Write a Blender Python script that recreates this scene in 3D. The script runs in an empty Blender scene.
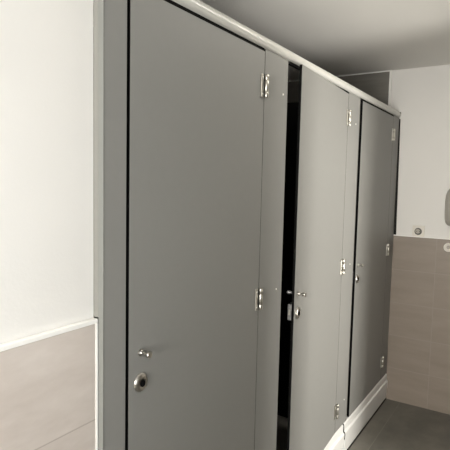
import bpy, bmesh, math
from mathutils import Matrix, Vector

sc = bpy.context.scene
COL = sc.collection

# ------------------------------------------------------------------ camera
cam_data = bpy.data.cameras.new('camera')
cam_data.sensor_width = 36.0
cam_data.sensor_fit = 'HORIZONTAL'
cam_data.lens = 487.25 / 450.0 * 36.0
cam_data.clip_start = 0.02
cam = bpy.data.objects.new('camera', cam_data)
COL.objects.link(cam)
F = Vector((0.83768177, 0.53970745, -0.08369656))
R = Vector((0.54300868, -0.8394479, 0.02165183))
U = Vector((0.05857325, 0.0635853, 0.99625603))
mw = Matrix.Identity(4)
for i in range(3):
    mw[i][0] = R[i]; mw[i][1] = U[i]; mw[i][2] = -F[i]
mw.translation = Vector((-0.92564, -0.89687, 1.60354))
cam.matrix_world = mw
sc.camera = cam

# ------------------------------------------------------------------ world, added lights, exposure
world = bpy.data.worlds.new('world')
sc.world = world
world.use_nodes = True
wn = world.node_tree.nodes
wn['Background'].inputs[0].default_value = (0.80, 0.90, 1.0, 1)
wn['Background'].inputs[1].default_value = 0.15

def area(name, loc, direction, sx, sy, power, color):
    d = bpy.data.lights.new(name, 'AREA')
    d.shape = 'RECTANGLE'; d.size = sx; d.size_y = sy
    d.energy = power; d.color = color
    o = bpy.data.objects.new(name, d); COL.objects.link(o)
    o.location = loc
    o.rotation_euler = Vector(direction).to_track_quat('-Z', 'Z').to_euler()
    return o
# added unseen lights: a guessed window behind the photographer, one beside, a passage
# shaped to brighten the middle cubicle, and a weak lamp for the rail
area('added_rear_light', (-3.0, -0.55, 1.55), (1, 0, 0), 0.8, 1.2, 200, (1.0, 0.965, 0.90))
area('added_side_light', (-0.8, -1.25, 1.40), (0, 1, 0), 0.9, 1.3, 10.8, (0.92, 0.97, 1.0))
area('added_passage_light', (1.5, -2.06, 1.22), (0, 1, 0), 0.42, 1.66, 65, (1.0, 0.955, 0.87))
area('added_ceiling_light', (1.15, -0.50, 2.450), (0, 0, -1), 1.2, 0.10, 6.8, (1.0, 0.94, 0.84))

sc.view_settings.view_transform = 'Standard'
sc.view_settings.look = 'None'
sc.view_settings.gamma = 1.0
sc.view_settings.use_curve_mapping = False
sc.view_settings.exposure = 0.0

# ------------------------------------------------------------------ measures (metres)
L = 2.778            # tiled face of the far wall
T = 1.25             # top of the tiles
TN = 1.260           # top of the tiles on the near wall
ZC = 2.4575          # ceiling
A = 0.0863           # width of the end post
W = 0.7192           # doorway
Q = 0.1984           # pilaster
P = 0.9471           # doorway pitch
ZR = 2.102           # top of the doors
RZ = 2.1328          # axis of the head rail
ZB = 0.203           # bottom of doors and pilasters
YW = 0.034           # painted face of the near wall
YT = 0.018           # tiled face of the near wall
YO = -1.08           # unseen wall facing the cubicles, with the added window
XB = -2.9            # wall behind the photographer
YB = 1.25            # back wall of the cubicles
TH = 0.012           # laminate board

# ------------------------------------------------------------------ materials
def nt(name):
    m = bpy.data.materials.new(name); m.use_nodes = True
    t = m.node_tree
    return m, t, t.nodes['Principled BSDF']

def plain(name, col, rough=0.5, metal=0.0, spec=0.5, noise=0.0, scale=8.0, bump=0.0, bscale=200.0):
    m, t, b = nt(name)
    b.inputs['Base Color'].default_value = (*col, 1)
    b.inputs['Roughness'].default_value = rough
    b.inputs['Metallic'].default_value = metal
    b.inputs['Specular IOR Level'].default_value = spec
    geo = t.nodes.new('ShaderNodeNewGeometry')
    if noise > 0:
        n = t.nodes.new('ShaderNodeTexNoise'); n.inputs['Scale'].default_value = scale; n.inputs['Detail'].default_value = 4
        t.links.new(geo.outputs['Position'], n.inputs['Vector'])
        r = t.nodes.new('ShaderNodeValToRGB')
        r.color_ramp.elements[0].position = 0.3; r.color_ramp.elements[1].position = 0.7
        r.color_ramp.elements[0].color = (*[c * (1 - noise) for c in col], 1)
        r.color_ramp.elements[1].color = (*[min(1, c * (1 + noise)) for c in col], 1)
        t.links.new(n.outputs['Fac'], r.inputs['Fac'])
        t.links.new(r.outputs['Color'], b.inputs['Base Color'])
    if bump > 0:
        n2 = t.nodes.new('ShaderNodeTexNoise'); n2.inputs['Scale'].default_value = bscale; n2.inputs['Detail'].default_value = 3
        t.links.new(geo.outputs['Position'], n2.inputs['Vector'])
        bp = t.nodes.new('ShaderNodeBump'); bp.inputs['Strength'].default_value = bump; bp.inputs['Distance'].default_value = 0.002
        t.links.new(n2.outputs['Fac'], bp.inputs['Height'])
        t.links.new(bp.outputs['Normal'], b.inputs['Normal'])
    return m

def tiles(name, axes, c1, c2, mortar, bw, rh, off, msize, rough, streak=(1.2, 14.0), shift=(0, 0), spec=0.5, streakmix=(0.35, 0.7)):
    """Tiles laid in a plane: axes picks the two world axes, streaks run along the first."""
    m, t, b = nt(name)
    N, Lk = t.nodes, t.links
    geo = N.new('ShaderNodeNewGeometry'); sep = N.new('ShaderNodeSeparateXYZ')
    Lk.new(geo.outputs['Position'], sep.inputs[0])
    def add(sock, v):
        a = N.new('ShaderNodeMath'); a.operation = 'ADD'; a.inputs[1].default_value = v
        Lk.new(sock, a.inputs[0]); return a.outputs[0]
    def mul(sock, v):
        a = N.new('ShaderNodeMath'); a.operation = 'MULTIPLY'; a.inputs[1].default_value = v
        Lk.new(sock, a.inputs[0]); return a.outputs[0]
    u = add(sep.outputs[axes[0]], shift[0]); v = add(sep.outputs[axes[1]], shift[1])
    cv = N.new('ShaderNodeCombineXYZ'); Lk.new(u, cv.inputs[0]); Lk.new(v, cv.inputs[1])
    br = N.new('ShaderNodeTexBrick')
    br.offset = off; br.squash = 1.0
    br.inputs['Scale'].default_value = 1.0
    br.inputs['Brick Width'].default_value = bw
    br.inputs['Row Height'].default_value = rh
    br.inputs['Mortar Size'].default_value = msize
    br.inputs['Mortar Smooth'].default_value = 0.1
    br.inputs['Color1'].default_value = (0, 0, 0, 1); br.inputs['Color2'].default_value = (1, 1, 1, 1)
    br.inputs['Mortar'].default_value = (0.5, 0.5, 0.5, 1)
    Lk.new(cv.outputs[0], br.inputs['Vector'])
    # each tile shifts the streaks, so that they break at the joints
    sv = N.new('ShaderNodeCombineXYZ')
    Lk.new(mul(u, streak[0]), sv.inputs[0]); Lk.new(mul(v, streak[1]), sv.inputs[1])
    sw = N.new('ShaderNodeSeparateColor'); Lk.new(br.outputs['Color'], sw.inputs[0])
    Lk.new(mul(sw.outputs[0], 7.0), sv.inputs[2])
    n = N.new('ShaderNodeTexNoise'); n.inputs['Scale'].default_value = 1.6; n.inputs['Detail'].default_value = 6; n.inputs['Roughness'].default_value = 0.62
    Lk.new(sv.outputs[0], n.inputs['Vector'])
    ramp = N.new('ShaderNodeValToRGB')
    ramp.color_ramp.elements[0].position = streakmix[0]; ramp.color_ramp.elements[1].position = streakmix[1]
    ramp.color_ramp.elements[0].color = (*c1, 1); ramp.color_ramp.elements[1].color = (*c2, 1)
    Lk.new(n.outputs['Fac'], ramp.inputs['Fac'])
    mx = N.new('ShaderNodeMix'); mx.data_type = 'RGBA'
    Lk.new(br.outputs['Fac'], mx.inputs['Factor'])
    Lk.new(ramp.outputs['Color'], mx.inputs['A'])
    mx.inputs['B'].default_value = (*mortar, 1)
    Lk.new(mx.outputs['Result'], b.inputs['Base Color'])
    b.inputs['Roughness'].default_value = rough
    b.inputs['Specular IOR Level'].default_value = spec
    inv = N.new('ShaderNodeMath'); inv.operation = 'SUBTRACT'; inv.inputs[0].default_value = 1.0
    Lk.new(br.outputs['Fac'], inv.inputs[1])
    bp = N.new('ShaderNodeBump'); bp.inputs['Strength'].default_value = 0.5; bp.inputs['Distance'].default_value = 0.001
    Lk.new(inv.outputs[0], bp.inputs['Height']); Lk.new(bp.outputs['Normal'], b.inputs['Normal'])
    return m

M = {}
M['paint'] = plain('white wall paint', (0.80, 0.79, 0.77), 0.75, spec=0.3, noise=0.015, scale=3, bump=0.12, bscale=160)
M['facing'] = plain('grey of the facing wall', (0.30, 0.285, 0.26), 0.5, noise=0.05, scale=6)  # unseen wall, greyed to cut the light it bounces
M['ceiling'] = plain('ceiling paint', (0.82, 0.81, 0.785), 0.8, spec=0.2, noise=0.02, scale=2)
M['tile_near_lit'] = tiles('beige wood grain tiles near lit', (0, 2), (0.52, 0.462, 0.42), (0.67, 0.615, 0.575), (0.45, 0.40, 0.36), 0.6, 0.25, 0.0, 0.0018, 0.45, streak=(2.2, 6.0), shift=(0.55, 0), streakmix=(0.3, 0.75))  # paler copy of the wall tile, stronger light put into the colour
M['tile_far_shaded'] = tiles('beige wood grain tiles far shaded', (1, 2), (0.24, 0.202, 0.168), (0.31, 0.262, 0.22), (0.31, 0.268, 0.23), 0.6, 0.25, 0.0, 0.0022, 0.45, streak=(1.6, 7.0), streakmix=(0.25, 0.8), shift=(0.30 + 6.0, 0))  # same tile darkened, weaker light at the far wall put into the colour
M['tile_dark'] = tiles('dark grey cubicle tiles', (1, 2), (0.165, 0.158, 0.14), (0.21, 0.20, 0.18), (0.19, 0.185, 0.17), 0.6, 0.3, 0.0, 0.002, 0.4, shift=(6.2, -0.15))
M['tile_dark_x'] = tiles('dark grey cubicle tiles back', (0, 2), (0.165, 0.158, 0.14), (0.21, 0.20, 0.18), (0.19, 0.185, 0.17), 0.6, 0.3, 0.0, 0.002, 0.4, shift=(6.2, -0.15))
M['floor'] = tiles('dark grey stone floor tiles', (0, 1), (0.12, 0.115, 0.10), (0.19, 0.18, 0.155), (0.20, 0.19, 0.165), 1.2, 0.6, 0.0, 0.002, 0.5, streak=(2.5, 3.0), shift=(8.0, 6.11))
M['laminate'] = plain('grey laminate', (0.249, 0.249, 0.239), 0.45, spec=0.25, noise=0.01, scale=40, bump=0.03, bscale=400)
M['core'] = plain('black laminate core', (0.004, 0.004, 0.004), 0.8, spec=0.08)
M['alu'] = plain('light grey anodised aluminium', (0.62, 0.622, 0.59), 0.28, spec=1.0)
M['profile'] = plain('pale grey edge profile', (0.18, 0.185, 0.175), 0.45)
M['channel'] = plain('grey wall channel', (0.20, 0.20, 0.185), 0.5)
M['chrome'] = plain('brushed nickel', (0.50, 0.485, 0.45), 0.28, metal=1.0)
M['case'] = plain('dull zinc lock case', (0.22, 0.22, 0.22), 0.4, metal=0.6)
M['hinge'] = plain('satin hinge metal', (0.50, 0.485, 0.44), 0.34, metal=1.0)
M['dark'] = plain('dark rubber and gap shade', (0.012, 0.012, 0.011), 0.7, spec=0.2)  # near-black for joints, and for shade painted into the wall gap
M['plinth'] = plain('white plastic plinth', (0.82, 0.82, 0.81), 0.38, noise=0.02, scale=12)
M['trim'] = plain('white tile trim', (0.93, 0.925, 0.90), 0.3)
M['plastic'] = plain('white plastic', (0.76, 0.73, 0.67), 0.35)
M['plastic_grey'] = plain('greyed socket plastic', (0.42, 0.39, 0.34), 0.4)
M['recess_shade'] = plain('socket recess shade', (0.10, 0.095, 0.085), 0.5)  # shade of the socket recess put into a dark colour
M['dispenser'] = plain('grey plastic', (0.42, 0.40, 0.36), 0.5)
M['steel'] = plain('screw steel', (0.85, 0.84, 0.80), 0.45, metal=0.3)
M['door'] = plain('dark wood door', (0.06, 0.045, 0.035), 0.5)
M['wood'] = plain('white frame of added openings', (0.75, 0.74, 0.70), 0.45)

# ------------------------------------------------------------------ mesh helpers
def link(name, bm, mats, parent=None, bevel=0.0, segs=2, smooth=False, angle=40):
    me = bpy.data.meshes.new(name)
    bmesh.ops.recalc_face_normals(bm, faces=bm.faces[:])
    bm.to_mesh(me); bm.free()
    if not isinstance(mats, (list, tuple)): mats = [mats]
    for m in mats: me.materials.append(m)
    o = bpy.data.objects.new(name, me); COL.objects.link(o)
    if parent is not None: o.parent = parent
    if bevel > 0:
        md = o.modifiers.new('bevel', 'BEVEL'); md.width = bevel; md.segments = segs; md.limit_method = 'ANGLE'; md.angle_limit = math.radians(35)
    if smooth:
        for p in me.polygons: p.use_smooth = True
        if angle:
            me.set_sharp_from_angle(angle=math.radians(angle))
    return o

def box(bm, lo, hi, mat=0):
    vs = [bm.verts.new((x, y, z)) for x in (lo[0], hi[0]) for y in (lo[1], hi[1]) for z in (lo[2], hi[2])]
    fs = []
    for idx in ((0, 1, 3, 2), (4, 6, 7, 5), (0, 4, 5, 1), (2, 3, 7, 6), (0, 2, 6, 4), (1, 5, 7, 3)):
        f = bm.faces.new([vs[i] for i in idx]); f.material_index = mat; fs.append(f)
    return fs

def lathe(bm, prof, origin, axis, n=32, mat=0):
    """prof: (radius, distance along axis) list; closed at both ends."""
    ax = Vector(axis).normalized()
    e1 = ax.orthogonal().normalized(); e2 = ax.cross(e1)
    o = Vector(origin); rings = []
    for r, h in prof:
        if r < 1e-6:
            rings.append([bm.verts.new(o + ax * h)])
        else:
            rings.append([bm.verts.new(o + ax * h + (e1 * math.cos(a) + e2 * math.sin(a)) * r) for a in [2 * math.pi * k / n for k in range(n)]])
    for a, b in zip(rings, rings[1:]):
        if len(a) == 1 and len(b) == 1: continue
        for k in range(n):
            j = (k + 1) % n
            if len(a) == 1: f = bm.faces.new((a[0], b[k], b[j]))
            elif len(b) == 1: f = bm.faces.new((a[k], b[0], a[j]))
            else: f = bm.faces.new((a[k], b[k], b[j], a[j]))
            f.material_index = mat
    for ring in (rings[0], rings[-1]):
        if len(ring) > 1:
            f = bm.faces.new(ring); f.material_index = mat

def prism_x(bm, prof, x0, x1, mat=0):
    """Extrude a closed (y, z) outline from x0 to x1."""
    a = [bm.verts.new((x0, y, z)) for y, z in prof]; b = [bm.verts.new((x1, y, z)) for y, z in prof]
    n = len(prof)
    for k in range(n):
        f = bm.faces.new((a[k], a[(k + 1) % n], b[(k + 1) % n], b[k])); f.material_index = mat
    bm.faces.new(a).material_index = mat; bm.faces.new(b[::-1]).material_index = mat

def thing(name, label, cat, loc=(0, 0, 0), rz=0.0, group=None):
    o = bpy.data.objects.new(name, None); COL.objects.link(o)
    o.empty_display_size = 0.1
    o.location = loc; o.rotation_euler = (0, 0, rz)
    return tag(o, label, cat, group)

def tag(o, label, cat, group=None, kind='thing'):
    o['label'] = label; o['category'] = cat; o['kind'] = kind
    if group: o['group'] = group
    return o

def struct(name, parts, mat, parent=None, bevel=0.0):
    bm = bmesh.new()
    for lo, hi in parts: box(bm, lo, hi)
    o = link(name, bm, mat, parent, bevel)
    o['kind'] = 'structure'
    return o

def board(bm, lo, hi):
    """Compact laminate: grey faces, black core showing on its narrow edges."""
    fs = box(bm, lo, hi)
    for f in fs:
        f.normal_update()
        f.material_index = 0 if abs(f.normal.y) > 0.5 else 1

# ------------------------------------------------------------------ the room
struct('floor', [((XB - .16, YO - 1.2, -0.10), (L + .15, YB + .1, 0.0))], M['floor'])
struct('ceiling', [((XB - .16, YO - 1.2, ZC), (L + .15, YB + .1, ZC + 0.10))], M['ceiling'])

wl = struct('wall_left', [((XB, YW, 0), (-A + 0.0, YW + 0.10, ZC))], M['paint'])
struct('tile_wainscot', [((XB, YT, 0), (-A - 0.0075, YW - .0003, TN - 0.012))], M['tile_near_lit'], wl)
bm = bmesh.new()
box(bm, (XB, YT - 0.0012, TN - 0.012), (-A - 0.0004, YW - .0003, TN))
struct_trim = link('trim_1', bm, M['trim'], None, 0.002); struct_trim['kind'] = 'structure'
bm = bmesh.new()
box(bm, (-A - 0.0075, YT - 0.0012, 0), (-A - 0.0004, YW - .0003, TN - 0.0121))
t2 = link('trim_2', bm, M['trim'], None, 0.001); t2['kind'] = 'structure'

# far wall: bare tiles with a white coat of plaster above them; dark tiles inside the last cubicle
wf = struct('wall_far', [((L + 0.012, YO, T), (L + 0.12, 0.0705, ZC)), ((L + 0.012, YO, 0), (L + 0.12, 0.02, T))], M['paint'])
struct('tile_wainscot', [((L, YO, 0), (L + 0.0118, 0.016, T))], M['tile_far_shaded'], wf)
struct('cubicle_tiles', [((L, 0.0862, 0), (L + 0.12, YB, ZC)), ((L + 0.012, 0.0202, 0), (L + 0.12, 0.086, T - .0002))], M['tile_dark'], wf)
bm = bmesh.new(); box(bm, (L - 0.005, 0.071, T), (L + 0.12, 0.086, ZC))
t3 = link('trim_3', bm, M['trim'], None, 0.002); t3['kind'] = 'structure'
bm = bmesh.new(); box(bm, (L - 0.0012, YO, T), (L + 0.0118, 0.004, T + 0.006))
t4 = link('trim_4', bm, M['trim'], None, 0.001); t4['kind'] = 'structure'
bm = bmesh.new(); box(bm, (L - 0.004, 0.0865, ZC - 0.008), (L - 0.0002, YB, ZC - .0002))
t5 = link('trim_5', bm, M['trim'], None, 0.001); t5['kind'] = 'structure'

struct('wall_back', [((-A - 0.1, YB, 0), (L, YB + .1, ZC))], M['tile_dark_x'])
struct('wall_side', [((-A - 0.1, YW + .1, 0), (-A, YB, ZC))], M['tile_dark'])
WY0, WY1, WZ0, WZ1 = -0.95, -0.15, 0.95, 2.15  # opening added for the guessed rear window light
struct('wall_rear', [((XB - .15, YO, 0), (XB, YW + .1, WZ0)), ((XB - .15, YO, WZ1), (XB, YW + .1, ZC)),
                     ((XB - .15, YO, WZ0), (XB, WY0, WZ1)), ((XB - .15, WY1, WZ0), (XB, YW + .1, WZ1))], M['paint'])
c = (WY0 + WY1) / 2
struct('added_window_1', [((XB - .08, WY0, WZ0), (XB - .03, WY0 + .05, WZ1)), ((XB - .08, WY1 - .05, WZ0), (XB - .03, WY1, WZ1)),
                    ((XB - .08, WY0 + .05, WZ0), (XB - .03, WY1 - .05, WZ0 + .05)), ((XB - .08, WY0 + .05, WZ1 - .05), (XB - .03, WY1 - .05, WZ1)),
                    ((XB - .08, c - .03, WZ0 + .05), (XB - .03, c + .03, WZ1 - .05))], M['wood'])
# wall facing the cubicles, with an added passage narrowing the light beam
DX0, DX1, DY = 1.25, 1.75, -2.1
VX0, VX1, VZ0, VZ1 = -1.25, -0.35, 0.75, 2.05  # opening added for the guessed side window light
wo = struct('wall_right', [((XB, YO - .2, 0), (VX0, YO, ZC)), ((VX1, YO - .2, 0), (DX0 - .1, YO, ZC)),
                           ((VX0, YO - .2, 0), (VX1, YO, VZ0)), ((VX0, YO - .2, VZ1), (VX1, YO, ZC)),
                           ((DX0 - .1, DY, 0), (DX0, YO, ZC)), ((DX1, DY, 0), (DX1 + .1, YO, ZC)), ((DX1 + .1, YO - .2, 0), (L + .12, YO, ZC)),
                           ((DX0, YO - .12, 1.92), (DX1, YO, ZC))], M['facing'])
c = (VX0 + VX1) / 2
struct('added_window_2', [((VX0, YO - .16, VZ0), (VX0 + .05, YO - .10, VZ1)), ((VX1 - .05, YO - .16, VZ0), (VX1, YO - .10, VZ1)),
                    ((VX0 + .05, YO - .16, VZ0), (VX1 - .05, YO - .10, VZ0 + .05)), ((VX0 + .05, YO - .16, VZ1 - .05), (VX1 - .05, YO - .10, VZ1)),
                    ((c - .02, YO - .16, VZ0 + .05), (c + .02, YO - .10, VZ1 - .05))], M['wood'])
struct('added_door_frame', [((DX0, DY, 0), (DX0 + .03, DY + .06, 2.1)), ((DX1 - .03, DY, 0), (DX1, DY + .06, 2.1)),
                  ((DX0 + .03, DY, 2.07), (DX1 - .03, DY + .06, 2.1))], M['wood'])  # unseen frame added at the passage end

# ------------------------------------------------------------------ plinth boards under the cubicle front
PROF = [(0.020, 0.006), (-0.004, 0.006), (-0.0130, 0.135), (-0.0125, 0.143), (-0.0085, 0.148), (-0.0045, 0.149),
        (-0.0035, 0.153), (-0.0040, 0.186), (-0.0025, 0.193), (0.001, 0.197), (0.020, 0.198)]
def plinth(name, label, x0, x1, dy, dz, cap=False):
    t = thing(name, label, 'plinth', ((x0 + x1) / 2, 0, 0), 0, 'plinth boards')
    h = (x1 - x0) / 2
    bm = bmesh.new(); prism_x(bm, [(y + dy, z + dz) for y, z in PROF], -h, h)
    link('board', bm, M['plinth'], t, 0.0012, 2)
    bm = bmesh.new(); box(bm, (-h, -0.0095 + dy, 0.0), (h, 0.020 + dy, max(0.0055 + dz, 0.002)))
    link('floor_seal', bm, M['dark'], t)
    if cap:
        bm = bmesh.new(); prism_x(bm, [(0.018, .10), (-.0100, .10), (-0.0120, 0.136), (-0.008, 0.147), (-0.0035, .149), (-0.0030, 0.186), (0.001, 0.196), (0.018, .196)], -h - .0028, -h - .0001)
        link('joint_seal', bm, M['dark'], t)
    return t
plinth('plinth_board', 'long white stepped plinth board ending at the floor corner by the far wall', 1.822, L - 0.001, 0.0, 0.0, True)
plinth('plinth_board', 'white stepped plinth board running under the door that stands ajar', -A + 0.0045, 1.8185, 0.005, -0.006)

# ------------------------------------------------------------------ pilasters
def screw(t, x, z):
    bm = bmesh.new()
    lathe(bm, [(0.0042, 0.0), (0.0042, 0.0012), (0.003, 0.0022), (0, 0.0024)], (x, 0, z), (0, -1, 0), 16)
    link('screw', bm, M['steel'], t, smooth=True)

def pilaster(label, x0, x1, screws):
    t = thing('pilaster_panel', label, 'partition panel', ((x0 + x1) / 2, 0, 0), 0, 'pilaster panels of the cubicle front')
    h = (x1 - x0) / 2
    bm = bmesh.new(); board(bm, (-h, 0, ZB), (h, TH, RZ - 0.0236))
    link('panel', bm, [M['laminate'], M['core']], t, 0.0008, 2)
    for x, z in screws: screw(t, x - (x0 + x1) / 2, z)
    return t

e = pilaster('narrow grey end post beside the white left wall', -A + 0.004, -0.0065, [])
bm = bmesh.new(); box(bm, (-A, -0.0006, 0.0), (-A + 0.0038, YT - 0.0012, RZ - 0.0238))
e.name = 'end_post'; e['group'] = 'pilaster panels of the cubicle front'; e['category'] = 'partition post'
o = link('edge_profile', bm, M['profile'], e, 0.0008); o.location.x = -((-A + 0.004 - 0.0065) / 2)
o['label'] = 'pale grey edge strip'
bm = bmesh.new(); box(bm, (-A, YT - 0.001, TN + 0.002), (-A + 0.012, YW - .0003, RZ - 0.0238))
o = link('wall_channel', bm, M['channel'], e, 0.001); o.location.x = -((-A + 0.004 - 0.0065) / 2)

pilaster('grey pilaster with three screws between the closed near door and the door standing ajar', W + 0.001, W + Q, [(0.877, 1.968), (0.868, 1.174), (0.868, 0.352)])
pilaster('grey pilaster with small screws between the ajar door and the last door', P + W + 0.001, P + W + Q, [(1.800, 1.955), (1.803, 1.160), (1.804, 0.352)])
e2 = pilaster('narrow grey pilaster against the far wall with a dark gap along its edge', 2 * P + W + 0.001, L - 0.0005, [])
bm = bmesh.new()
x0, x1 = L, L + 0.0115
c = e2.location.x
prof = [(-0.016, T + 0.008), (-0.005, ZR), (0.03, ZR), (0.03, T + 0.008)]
prism_x(bm, prof, x0 - c, x1 - c)  # dark strip standing in for the shade inside the wall gap
o = link('gap_shade', bm, M['dark'], e2); o['label'] = 'dark strip for the shaded gap along the wall'

# divider between the middle and the last cubicle, its unlit dark put into a black colour
d = thing('divider_panel', 'panel between two cubicles, blackened for shade, seen through the gap of the ajar door', 'partition panel', (1.765, 0.63, 0))
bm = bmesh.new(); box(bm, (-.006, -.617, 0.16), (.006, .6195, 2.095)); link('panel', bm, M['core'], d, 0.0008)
for y in (-0.45, 0.45):
    bm = bmesh.new(); lathe(bm, [(0.02, 0), (0.02, 0.006), (0.009, 0.008), (0.009, 0.16)], (0, y, 0), (0, 0, 1), 20); link('foot', bm, M['chrome'], d, smooth=True)

# head rail
r = thing('head_rail', 'round light grey metal rail running along the tops of the cubicle doors', 'rail', (0, 0.013, RZ))
bm = bmesh.new(); lathe(bm, [(0.0215, -A), (0.0232, -A + .0015), (0.0232, L - .032), (0.0225, L - .029)], (0, 0, 0), (1, 0, 0), 64)
link('tube', bm, M['alu'], r, smooth=True)
for a, b in ((0.0005, W - 0.001), (W + Q + 0.001, P + W - 0.001), (P + W + Q + 0.001, 2 * P + W - 0.001)):
    bm = bmesh.new(); box(bm, (a, -0.010, ZR - 0.0012 - RZ), (b, 0.001, RZ - 0.0232 + .004 - RZ))
    link('stop_strip', bm, M['core'], r)
bm = bmesh.new(); lathe(bm, [(0.0226, L - .0288), (0.0226, L - .004), (0.0200, L - 0.001)], (0, 0, 0), (1, 0, 0), 48)
link('end_socket', bm, M['alu'], r, smooth=True)
bm = bmesh.new(); lathe(bm, [(0.005, 0), (0.005, .003), (0.003, .004), (0, .0042)], (L - .016, -0.0205, 0.0105), (0, -0.8, 0.5), 16)
link('grub_screw', bm, M['dark'], r, smooth=True)

# ------------------------------------------------------------------ cubicle doors
KZ, LZ = 1.137, 1.052
HZ = (1.972, 1.162, 0.336)
def make_hinge(root, z):
    h = 0.0425
    bm = bmesh.new()       # barrel of three knuckles
    yb, rb = -0.0095, 0.0084
    for a, b in ((-h, -0.0215), (-0.0205, 0.0205), (0.0215, h)):
        lathe(bm, [(rb * .86, a), (rb, a + .0015), (rb, b - .0015), (rb * .86, b)], (-0.0005, yb, z), (0, 0, 1), 24)
    lathe(bm, [(rb * .55, -h), (rb * .55, h)], (-0.0005, yb, z), (0, 0, 1), 16)
    hg = link('hinge', bm, M['hinge'], root, smooth=True, angle=50)
    bm = bmesh.new()       # leaf screwed to the door
    box(bm, (-0.030, -0.0055, z - h), (-0.0155, -0.0004, z + h))
    link('hinge_leaf', bm, M['hinge'], hg, 0.002, 3)
    for zz in (z - h + .012, z + h - .012):
        bm = bmesh.new()
        lathe(bm, [(0.0035, 0), (0.0035, .0012), (0.002, .002), (0, .0021)], (-0.0225, -0.0055, zz), (0, -1, 0), 14)
        link('hinge_screw', bm, M['steel'], hg, smooth=True)

def make_door(label, hx, angle=0.0, gap=0.010):
    root = thing('cubicle_door', label, 'cubicle door', (hx, 0, 0), math.radians(angle), 'cubicle doors')
    w = W - gap
    bm = bmesh.new(); board(bm, (-w, 0, ZB), (-0.0015, TH, ZR - 0.0022))
    link('panel', bm, [M['laminate'], M['core']], root, 0.0007, 2)
    for z in HZ: make_hinge(root, z)
    kx = -W + 0.053
    bm = bmesh.new()
    lathe(bm, [(0.0100, 0), (0.0104, 0.002), (0.0098, 0.0055), (0.0065, 0.0075), (0.0058, 0.010), (0.0058, 0.020), (0.0080, 0.0225),
               (0.0096, 0.0245), (0.0098, 0.0345), (0.0090, 0.036), (0, 0.0361)], (kx - .003, 0, KZ), (0, -1, 0), 32)
    link('knob', bm, M['chrome'], root, smooth=True, angle=45)
    bm = bmesh.new()
    lathe(bm, [(0.0265, 0), (0.0268, 0.0015), (0.0250, 0.0045), (0.0205, 0.0075), (0.0150, 0.0085), (0.0125, 0.0082), (0.0105, 0.0065), (0.0, 0.0060)],
          (kx - .001, 0, LZ), (0, -1, 0), 40)
    lk = link('lock_rosette', bm, M['chrome'], root, smooth=True, angle=60)
    bm = bmesh.new()
    lathe(bm, [(0.0090, 0.0055), (0.0100, 0.0080), (0.0085, 0.0088), (0, 0.0088)], (kx + .001, 0, LZ - 0.002), (0, -1, 0), 24)
    link('keyhole', bm, M['core'], lk, smooth=True)
    # inside: knob and lock case
    bm = bmesh.new()
    lathe(bm, [(0.0095, 0), (0.0095, 0.004), (0.0055, 0.008), (0.0055, 0.020), (0.0085, 0.024), (0.0085, 0.034), (0, 0.035)], (kx - .007, TH, KZ + .002), (0, 1, 0), 28)
    o = link('inside_knob', bm, M['case'], root, smooth=True, angle=45)
    bm = bmesh.new(); box(bm, (kx - 0.040, TH + .0002, LZ - 0.028), (kx + 0.03, TH + 0.019, LZ + 0.042))
    lc = link('lock_case', bm, M['case'], root, 0.002)
    bm = bmesh.new(); box(bm, (kx - 0.0415, TH + .006, LZ - 0.005), (kx - 0.0402, TH + 0.014, LZ + 0.019))
    link('latch_bolt', bm, M['hinge'], lc, 0.0005)
    return root

make_door('closed grey cubicle door beside the narrow end post', W, 0.0, 0.005)
make_door('grey cubicle door standing slightly ajar with a black gap along its edge', P + W, 3.5)
make_door('closed grey cubicle door between the last two pilasters by the far wall', 2 * P + W, 0.1, 0.014)

# ------------------------------------------------------------------ fittings on the far wall
XW = L + 0.012        # painted face
t = thing('power_socket', 'small square white power socket on the painted wall just above the beige tiles', 'socket', (XW, -0.172, 1.293))
bm = bmesh.new()
s = 0.041
box(bm, (-0.013, -s, -s), (0.0, s, s)); link('cover_plate', bm, M['plastic'], t, 0.003, 3)
bm = bmesh.new(); box(bm, (-0.0155, -0.027, -0.027), (-0.0131, 0.027, 0.027)); ins = link('insert', bm, M['plastic'], t, 0.001)
bm = bmesh.new()
lathe(bm, [(0.0255, 0.0156), (0.0250, 0.0175), (0.0235, 0.0175), (0.0215, 0.0158), (0, 0.0157)], (0, 0, 0), (-1, 0, 0), 36)
w_ = link('socket_well', bm, M['recess_shade'], ins, smooth=True)
bm = bmesh.new(); lathe(bm, [(0.0165, 0.0157), (0.0165, 0.0172), (0, 0.0173)], (0, 0.003, 0.001), (-1, 0, 0), 28)
link('socket_face', bm, M['plastic_grey'], ins, smooth=True, angle=40)
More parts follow.
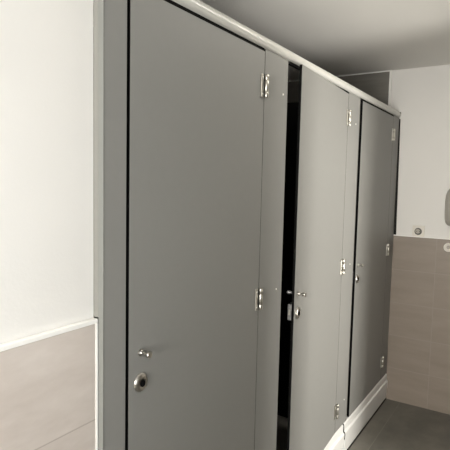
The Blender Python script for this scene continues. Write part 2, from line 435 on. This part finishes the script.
for dy in (-0.0095, 0.0095):
    bm = bmesh.new(); lathe(bm, [(0.0026, 0.0172), (0.0026, 0.0176), (0, 0.0176)], (0, dy, 0), (-1, 0, 0), 12)
    link('pin_hole', bm, M['core'], ins)

t = thing('wall_fitting', 'round white plastic fitting with a sunken centre on the far beige tiles', 'wall fitting', (L, -0.380, 1.196))
bm = bmesh.new()
lathe(bm, [(0.030, 0), (0.032, 0.003), (0.032, 0.016), (0.029, 0.021), (0.020, 0.022), (0.0165, 0.0195), (0.0155, 0.012), (0, 0.0118)], (0, 0, 0), (-1, 0, 0), 40)
c = link('ring', bm, M['plastic'], t, smooth=True, angle=50)
bm = bmesh.new(); lathe(bm, [(0.0125, 0.0119), (0.0125, 0.014), (0.0105, 0.0155), (0, 0.0156)], (0, 0, 0), (-1, 0, 0), 28)
link('centre_cap', bm, M['plastic_grey'], t, smooth=True, angle=50)

t = thing('wall_dispenser', 'grey rounded dispenser high on the painted far wall above the round white fitting', 'dispenser', (XW, -0.424, 1.475))
bm = bmesh.new(); 
pr = []
for k in range(25):
    a = math.pi * k / 24
    pr.append((0.085 * math.cos(a), -0.075 * math.sin(a) ** 0.8))
n = len(pr)
zs = [(-0.132, .50), (-0.125, .72), (-0.11, .88), (-0.08, .97), (-0.03, 1.0), (0.04, 1.0), (0.085, .96), (0.115, .86), (0.13, .72), (0.138, .5)]
rings = [[bm.verts.new((y * s_, x * s_, z)) for x, y in pr] for z, s_ in zs]
for a, b in zip(rings, rings[1:]):
    for k in range(n - 1): bm.faces.new((a[k], a[k + 1], b[k + 1], b[k]))
    bm.faces.new((a[-1], a[0], b[0], b[-1]))
bm.faces.new(rings[0]); bm.faces.new(rings[-1])
link('housing', bm, M['dispenser'], t, smooth=True, angle=50)
bm = bmesh.new(); lathe(bm, [(0.012, 0), (0.012, -0.012), (0.008, -0.03), (0, -0.03)], (-0.03, 0, -0.131), (0, 0, 1), 20)
link('spout', bm, M['plastic_grey'], t, smooth=True)
